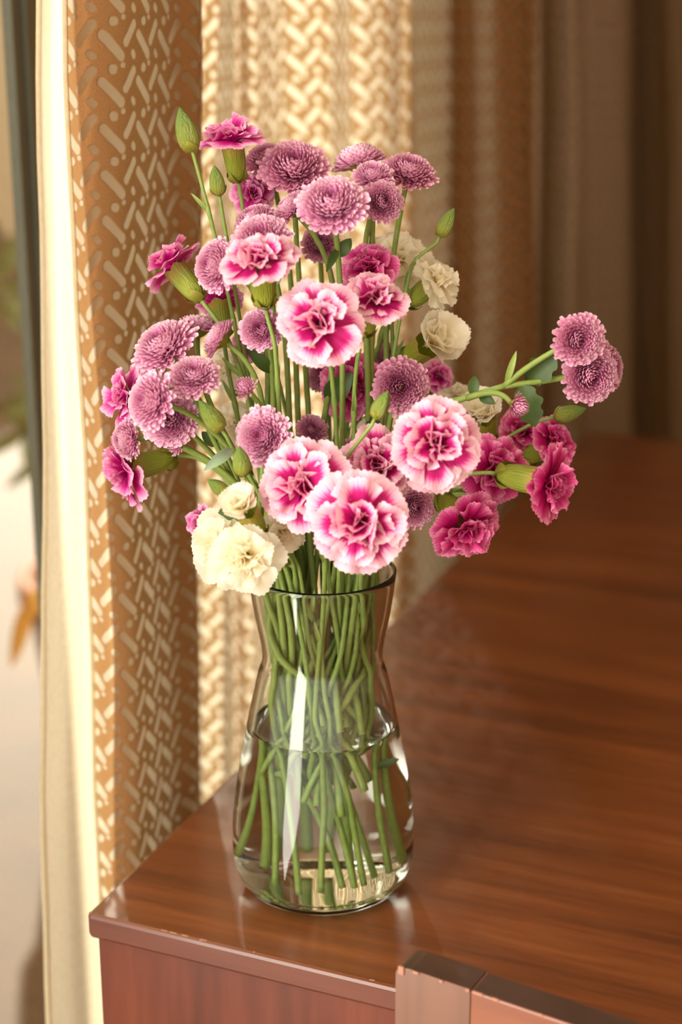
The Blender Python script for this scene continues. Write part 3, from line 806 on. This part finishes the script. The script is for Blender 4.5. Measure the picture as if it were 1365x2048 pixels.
def bud(px, py, ln, Y, fc, label, end=None, group=None, wide=1., name='carnation_bud'):
    cnt[0] += 1; rg = random.Random(1000+cnt[0]*7)
    P, S = place(px, py, ln/2.06, Y); f = face(fc); pts = stem_path(P-f*S*.98, f, end); Q = frame_z(f) @ Matrix.Rotation(rg.uniform(0, 6), 4, 'Z')
    def build(pts, me_):
        root = empty(name, pts[-1]); tag(root, label, 'flower bud', group)
        b = link('bud_body', BUD, root, Matrix.Translation(P-root.location) @ Q @ Matrix.Diagonal((S*1.12*wide, S*1.12*wide, S, 1)))
        for i in range(4): link('sepal', SEPAL, b, Matrix.Rotation(i*math.pi/2, 4, 'Z') @ Matrix.Scale(1 if i % 2 else .9, 4))
        nd = [rg.randrange(14, 24), rg.randrange(36, 56)]
        add_stem(root, pts, .00105, 'stem', nd)
        p = pts[nd[0]]; d = (pts[nd[0]-2]-p).normalized()
        leaf_on(root, p, p+free_dir(p, d, me_, .013, rg)*.013, .003, 'stem', curl=.10)
        FL[label] = (root, pts)
    ix = register(pts, .00105, build, .004)
    solid(ix, P, Q, S*.56*wide, S*1.06)
def head(root, px, py, r, Y, fc, mat, var, half=False):
    P, Rr = place(px, py, r, Y); f = face(fc); S = Rr/1.0
    B = P - f*(S*(.22 if not half else .30))
    m = Matrix.Translation(B-root.location) @ frame_z(f) @ Matrix.Rotation(var*1.3+px, 4, 'Z') @ Matrix.Scale(S, 4)
    h = link('flower_head', mum(mat, var, half), root, m); h['kind'] = 'stuff'
    link('involucre', INVOL, h); return B - f*(S*.30), f
def mumflower(px, py, r, Y, fc, label, mat='mum', half=False, end=None, group=None, stem_r=.00155):
    cnt[0] += 1; var = cnt[0] % 4
    P, Rr = place(px, py, r, Y); f = face(fc); st = P - f*(Rr*.52)
    pts = stem_path(st, f, end)
    def build(pts, me_):
        root = empty('chrysanthemum', pts[-1]); tag(root, label, 'flower', group)
        head(root, px, py, r, Y, fc, mat, var, half)
        add_stem(root, pts, stem_r, 'mum_stem', [])
        FL[label] = (root, pts)
    ix = register(pts, stem_r, build, .004)
    solid(ix, P-f*(Rr*.02), frame_z(f), Rr*1.02, Rr*.46)

# ------------------------------------------------------------------ carnations
C = carnation
C(462, 270, 68, .020, (-.12, .93, .22), 'magenta', 'magenta carnation facing up beside the topmost green bud', end=deep_end(556, 1757))
C(507, 385, 46, .045, (.2, .45, .8), 'magenta', 'magenta carnation half hidden below the topmost carnation')
C(338, 522, 72, 0.0018, (-.62, .70, -.28), 'magenta', 'magenta carnation turned away on the left, its green calyx showing', end=deep_end(690, 1762))
C(520, 512, 86, -0.0485, (-.06, .86, .42), 'pink_edge', 'pale-edged magenta carnation facing up on a long green calyx', end=deep_end(598, 1782))
C(438, 598, 54, 0.0328, (-.1, .55, -.5), 'magenta', 'dark magenta carnation behind the mauve heads, seen from its calyx')
C(640, 645, 90, -.062, (-.08, .42, .90), 'pink_edge', 'open magenta carnation with pink margins in the middle of the bouquet', end=deep_end(725, 1755))
C(737, 535, 62, .004, (-.30, .62, .70), 'rose', 'rolled pink carnation in front of the wide cream petals')
C(752, 592, 72, -.036, (.22, .80, .46), 'pink_edge', 'ruffled pink carnation on a pale green calyx above forked stems')
C(703, 772, 66, .022, (-.05, .15, .96), 'rose', 'pink carnation in shade behind the forked green stems')
C(246, 790, 66, 0.0108, (-.84, .28, .42), 'magenta', 'magenta carnation facing outwards at the left edge of the bouquet')
C(244, 942, 80, 0.0076, (-.90, -.16, .34), 'magenta', 'magenta carnation hanging below the leftmost mauve heads', end=deep_end(740, 1735))
C(603, 972, 96, -0.0764, (-.22, .32, .90), 'pink_edge', 'pink-edged carnation beside the cream half-open bud', end=deep_end(640, 1775))
C(757, 925, 80, -0.0533, (.04, .60, .78), 'pink_edge', 'ruffled pink carnation tucked behind the two largest carnations')
C(721, 1050, 104, -0.0972, (.0, .14, 1.), 'pink_edge', 'large pale pink carnation with magenta blotches above the vase rim')
C(872, 886, 98, -.078, (.10, .32, .94), 'pink_edge', 'large frilly pink and magenta carnation beside the mauve disc')
C(992, 940, 76, -0.0179, (.42, .22, .84), 'rose', 'deep rose carnation between the frilly pink one and the green calyx')
C(1106, 968, 88, -0.0468, (.82, -.02, .52), 'rose', 'deep rose carnation facing sideways on a pale green calyx', end=deep_end(765, 1725))
C(1112, 880, 56, .010, (.55, .55, .5), 'rose', 'rose carnation behind the sideways one, next to the lone bud')
C(936, 1060, 82, -0.0371, (.45, -.40, .78), 'rose', 'deep rose carnation hanging down over the desk')
C(1048, 858, 48, .0370, (.2, .55, .75), 'rose', 'shaded rose carnation under the small half-open mauve head')
C(880, 752, 38, 0.0538, (.4, .5, .6), 'magenta', 'small magenta carnation behind the cream cup-shaped bloom')
C(398, 1048, 42, .002, (-.7, .1, .3), 'magenta', 'magenta carnation almost hidden behind the white carnations')
C(494, 690, 34, .024, (-.2, .3, .8), 'magenta', 'magenta carnation deep among stems under the long calyx')
# cream ones
C(800, 512, 76, 0.0495, (.10, .62, .50), 'cream', 'wide cream carnation behind the rolled pink carnation', end=deep_end(700, 1740))
C(878, 556, 62, 0.0247, (.55, .55, .35), 'cream', 'cream carnation leaning outwards beside the upright bud stem')
C(864, 684, 48, .016, (.42, .46, .60), 'cream', 'cup-shaped cream carnation above the mauve disc', op='half')
C(438, 1098, 80, -0.0423, (-.55, .10, .76), 'cream', 'white carnation hanging over the vase rim, the outer of a pair', end=deep_end(712, 1762))
C(492, 1118, 76, -0.0796, (.02, -.02, 1.), 'cream', 'creamy yellow carnation drooping in front of the vase rim')
C(562, 1070, 56, -.052, (.22, -.30, .84), 'cream', 'peach-cream carnation peeping out under the pink-edged carnation')
C(488, 1014, 36, -.078, (-.30, .74, .50), 'cream', 'round half-open cream bud above the white pair', op='half')
C(452, 735, 46, .034, (-.3, .6, .5), 'cream', 'cream carnation in the gap behind the small mauve heads')
C(470, 845, 46, .036, (-.2, .3, .8), 'cream', 'cream carnation glimpsed behind the green buds on the left')
C(968, 828, 38, .004, (-.15, .80, .50), 'cream', 'half-open peach-cream carnation under the long side branch', op='half')
C(918, 786, 36, 0.0402, (.1, .8, .2), 'cream', 'cream carnation peeping over the side branch')
C(752, 858, 34, .020, (.2, .5, .7), 'cream', 'cream carnation deep below the mauve disc')

# ------------------------------------------------------------------ chrysanthemums
Q = mumflower
Q(528, 312, 48, 0.0453, (-.25, .80, .45), 'mauve chrysanthemum tucked behind the top carnation', 'mum_dark')
Q(588, 328, 70, 0.0248, (.02, .72, .66), 'broad domed mauve chrysanthemum at the top of the bouquet', 'mum_dark', end=deep_end(600, 1560))
Q(715, 316, 56, 0.0337, (-.25, .90, -.12), 'mauve chrysanthemum tilted away, green underside showing at the top')
Q(820, 336, 56, .022, (.16, .86, .44), 'mauve chrysanthemum on a bare stem, outermost of the top row', 'mum_dark')
Q(746, 345, 44, 0.0018, (-.05, .85, .50), 'small bright pink chrysanthemum between the top row heads')
Q(663, 402, 72, -.026, (-.10, .72, .68), 'large pale mauve chrysanthemum with drooping outer petals', end=deep_end(650, 1590))
Q(768, 402, 45, -0.0138, (.25, .28, .90), 'dusky mauve chrysanthemum with a dark centre facing out', 'mum_dark')
Q(578, 412, 48, 0.0016, (-.62, .62, .10), 'mauve chrysanthemum in profile leaning against the large pale one')
Q(506, 432, 46, 0.0158, (-.35, .82, .28), 'mauve chrysanthemum in profile under the shaded magenta carnation')
Q(522, 474, 60, -0.0200, (-.12, .64, .74), 'mauve chrysanthemum directly behind the upward-facing carnation')
Q(428, 530, 58, -0.0225, (-.66, .30, .68), 'pale mauve chrysanthemum turned towards the window beside the upward-facing carnation')
Q(322, 684, 68, -0.0193, (-.42, .76, .46), 'long oval mauve chrysanthemum leaning to the window', end=deep_end(505, 1570))
Q(396, 648, 52, 0.0040, (.05, .92, -.22), 'mauve chrysanthemum seen from beneath with its green cup')
Q(434, 674, 46, -0.0185, (-.80, .52, -.06), 'mauve chrysanthemum in side view on a thick bent stem')
Q(520, 657, 46, -.0290, (-.18, .34, .90), 'round mauve chrysanthemum under the long green calyx')
Q(388, 746, 52, -0.0442, (.03, .80, .58), 'flat mauve chrysanthemum with a dark eye on an upright stem', end=deep_end(560, 1700))
Q(294, 800, 64, -.0560, (-.62, .30, .62), 'mauve chrysanthemum overlapping its twin above the bent stalks')
Q(337, 838, 58, -.0300, (-.15, .30, .90), 'mauve chrysanthemum with a deep pink heart on the window side')
Q(250, 880, 44, -0.0173, (-.78, .05, .55), 'small mauve chrysanthemum in front of the hanging magenta carnation')
Q(521, 872, 60, -.050, (-.38, .36, .84), 'mauve chrysanthemum just above the pink-edged carnation')
Q(491, 775, 27, -.034, (-.52, .66, .45), 'half-open small mauve chrysanthemum among the stems', half=True)
Q(803, 774, 58, -.024, (.06, .14, .98), 'round dusky mauve chrysanthemum facing out behind the frilly carnation', 'mum_dark', end=deep_end(775, 1700))
Q(640, 486, 40, .056, (.0, .5, .8), 'shaded mauve chrysanthemum seen through the upper stems', 'mum_dark')
Q(352, 888, 25, -.026, (-.7, .4, .4), 'half-open mauve chrysanthemum with a green cup on the window side', half=True)
Q(626, 856, 34, .006, (.2, .6, .7), 'mauve chrysanthemum in shade behind the central stems', 'mum_dark')
Q(648, 745, 40, .044, (-.4, .4, .7), 'dull mauve chrysanthemum behind the shaded pink carnation', 'mum_dark')
Q(782, 714, 38, .0580, (.1, .6, .6), 'mauve chrysanthemum behind the round dusky one', 'mum_dark')
Q(834, 1015, 42, -.038, (.3, .1, .8), 'mauve chrysanthemum behind the large pale pink carnation', 'mum_dark')
Q(292, 762, 44, -0.0089, (-.80, .40, .20), 'mauve chrysanthemum seen edge-on behind the window-side pair')
Q(700, 905, 32, .010, (.1, .5, .8), 'mauve chrysanthemum low between the pink carnations', 'mum_dark')

# the side branch: one stalk, three open heads and a half-open one
lab = 'chrysanthemum branch with three mauve heads reaching out over the desk'
J = at(1010, 772, -.018)
pts = bez(J, at(960, 790, -.016), at(880, 800, -.012), at(800, 860, -.008), 10)
rp = stem_path(pts[-1], (pts[-2]-pts[-1]).normalized())
pts = pts + rp[1:]
SPRAY = [(1160, 680, 54, -.030, (.12, .10, .96), 'mum_dark', 1, False), (1184, 754, 60, -.022, (.14, -.02, .96), 'mum_dark', 2, False),
         (1222, 738, 54, .002, (.66, .10, .40), 'mum_dark', 3, False), (1036, 812, 27, -.034, (.72, -.25, .45), 'mum_dark', 1, True)]
J0 = at(935, 796, -.016)
def twig(hx, half, B):
    if hx == 1160: h1, h2 = at(1050, 735, -.02), at(1090, 712, -.015)
    elif half: h1, h2 = at(985, 778, -.022), at(1008, 785, -.026)
    else: h1, h2 = at(1060, 766, -.018), at(1105, 762, -.012)
    return bez(J0 if half else J, h1, h2, B, 10)
def build_spray(pts, me_):
    spray = empty('chrysanthemum_branch', pts[-1]); tag(spray, lab, 'flower')
    add_stem(spray, pts, .0019, 'mum_stem')
    for hx, hy, hr, hY, hf, ms, var, half in SPRAY:
        B, ff = head(spray, hx, hy, hr, hY, hf, ms, var, half)
        bp = twig(hx, half, B)
        v, f = tube([p-spray.location for p in bp], [.0017*(1-.25*i/10) for i in range(11)], 8)
        link('branch', mesh('branch', v, f, 'mum_stem'), spray)
    leaf_on(spray, at(1112, 712, -.016), at(1050, 768, -.012), .019, 'leaf', True, .05)
    leaf_on(spray, at(1045, 770, -.018), at(1072, 852, -.022), .020, 'leaf', True, .08)
    leaf_on(spray, at(1012, 771, -.018), at(1034, 698, -.018), .0050, 'mum_stem', False, .10)
    leaf_on(spray, at(946, 792, -.016), at(950, 750, -.012), .0085, 'leaf', False, .1)
    leaf_on(spray, at(960, 790, -.016), at(992, 806, -.022), .008, 'leaf', False, .1)
    FL[lab] = (spray, pts)
ix = register(pts, .0019, build_spray, .036)
for hx, hy, hr, hY, hf, ms, var, half in SPRAY:
    P, Rr = place(hx, hy, hr, hY); f = face(hf); solid(ix, P-f*(Rr*.02), frame_z(f), Rr*1.04, Rr*(.46 if not half else .8))
    bp = resample(twig(hx, half, P-f*(Rr*.5))); FIXED.append((bp, np.full(len(bp), .0017), ix))

# ------------------------------------------------------------------ green buds
bud(373, 261, 88, .004, (-.25, .95, .05), 'tall green bud rising beside the topmost magenta carnation')
bud(434, 362, 62, .004, (-.12, .95, .25), 'small green bud clasped by bracts below the tall one')
bud(894, 446, 62, .022, (.42, .88, .10), 'green bud on a thin stem above the cream carnation')
bud(422, 832, 78, -.052, (-.52, .80, .20), 'pointed green bud leaning towards the window above two plumper ones', end=deep_end(520, 1690))
bud(483, 922, 66, -.066, (-.10, .96, .22), 'upright green bud beside the pink-edged carnation', wide=1.1)
bud(436, 974, 52, -.066, (-.68, .62, .28), 'short plump green bud above the white carnations', wide=1.1)
bud(763, 810, 64, -.062, (.38, .88, .15), 'green bud in front of the round dusky chrysanthemum', wide=1.05)
bud(1140, 826, 66, .010, (.95, .28, .05), 'lone green bud pointing sideways below the branch heads')

# ------------------------------------------------------------------ larger leaves
finish()
ALLP = [(rt_, p) for rt_, pp_ in FL.values() for p in pp_]
def leaf_of(b, tp, w_, mat, lobed=False, curl=.1):
    B, Tp = at(*b), at(*tp); root, p = min(ALLP, key=lambda q: (q[1]-B).length_squared)
    leaf_on(root, p, p+(Tp-B), w_, mat, lobed, curl)
leaf_of((600, 565, .0), (622, 518, -.01), .011, 'pale_leaf')
leaf_of((668, 500, -.01), (645, 545, -.02), .006, 'leaf')
leaf_of((690, 500, .0), (716, 462, .0), .010, 'leaf')
leaf_of((770, 450, .005), (790, 425, .005), .010, 'leaf')
leaf_of((412, 925, -.05), (352, 965, -.06), .0085, 'pale_leaf', False, .18)
leaf_of((470, 1000, -.05), (405, 1010, -.055), .016, 'leaf', True)
leaf_of((560, 835, -.02), (470, 845, -.03), .012, 'leaf', False, .15)
leaf_of((610, 800, .01), (660, 740, .005), .018, 'leaf', False, .1)
leaf_of((735, 840, .01), (770, 870, .0), .010, 'leaf')
leaf_of((405, 800, -.01), (380, 850, -.012), .010, 'pale_leaf')
leaf_of((430, 900, -.02), (400, 870, -.02), .009, 'leaf')
leaf_of((560, 740, .0), (510, 690, -.005), .010, 'leaf')
leaf_of((748, 1150, .008), (766, 1092, .002), .013, 'leaf', True)
leaf_of((800, 1085, -.03), (835, 1030, -.02), .007, 'stem')

def side_leaf(label, k, dx, dz, ln, wd, mat, lobed=False):          # a leaf left on the part of a stem that stands in the vase
    root, pts = FL[label]; p = pts[k]; leaf_on(root, p, p+Vector((dx, -.1, dz)).normalized()*ln, wd, mat, lobed, .08)
side_leaf('deep rose carnation facing sideways on a pale green calyx', -32, 1, .25, .014, .007, 'leaf', True)
side_leaf('pointed green bud leaning towards the window above two plumper ones', -52, -.2, 1., .011, .004, 'stem')
side_leaf('magenta carnation facing up beside the topmost green bud', -30, .9, .4, .009, .004, 'mum_stem')
side_leaf('mauve chrysanthemum just above the pink-edged carnation', -50, .6, .8, .014, .006, 'leaf')

# ------------------------------------------------------------------ outside: shrub and a hanging amber leaf, seen through the glass
lO = wl(20, 600, 1.0)[0]
pot = empty('potted_shrub', wp(lO+.15, .9, -.04)); tag(pot, 'leafy shrub in a clay pot outside the glass door', 'plant')
v, f = lathe([(0, 0), (.13, 0), (.17, .30), (.185, .30), (.185, .34), (.165, .34), (.155, .30), (0, .30)], 24); link('pot', mesh('pot', v, f, 'terracotta'), pot)
rs = random.Random(5)
for (px, py, off) in [(-20, 560, .9), (15, 600, .85), (-40, 760, .9), (10, 820, .95), (-30, 420, .9)]:
    l, z = wl(px, py, off); tp = wp(l, off, z); b = pot.location+Vector((0, 0, .3))
    bp = bez(b, b+Vector((0, 0, .4)), tp-Vector((-.1, 0, .2)), tp, 10)
    v, f = tube([p-pot.location for p in bp], [.008*(1-.07*i) for i in range(11)], 6); link('twig', mesh('twig', v, f, 'twig'), pot)
    for k in range(9):
        p = bp[10-k//2]; d = Vector((rs.uniform(-1, 1), rs.uniform(-1, 1), rs.uniform(-.6, .8))).normalized()
        leaf_on(pot, p, p+d*.09, .03, 'shrub', False, .1)
for (px, py, px2, py2) in [(58, 1205, 22, 1330), (72, 1180, 62, 1240)]:
    l, z = wl(px, py, .62); b = wp(l, .62, z); l, z = wl(px2, py2, .60); leaf_on(pot, b, wp(l, .60, z), .030, 'amber', False, .1)
print('objects', len(bpy.data.objects))
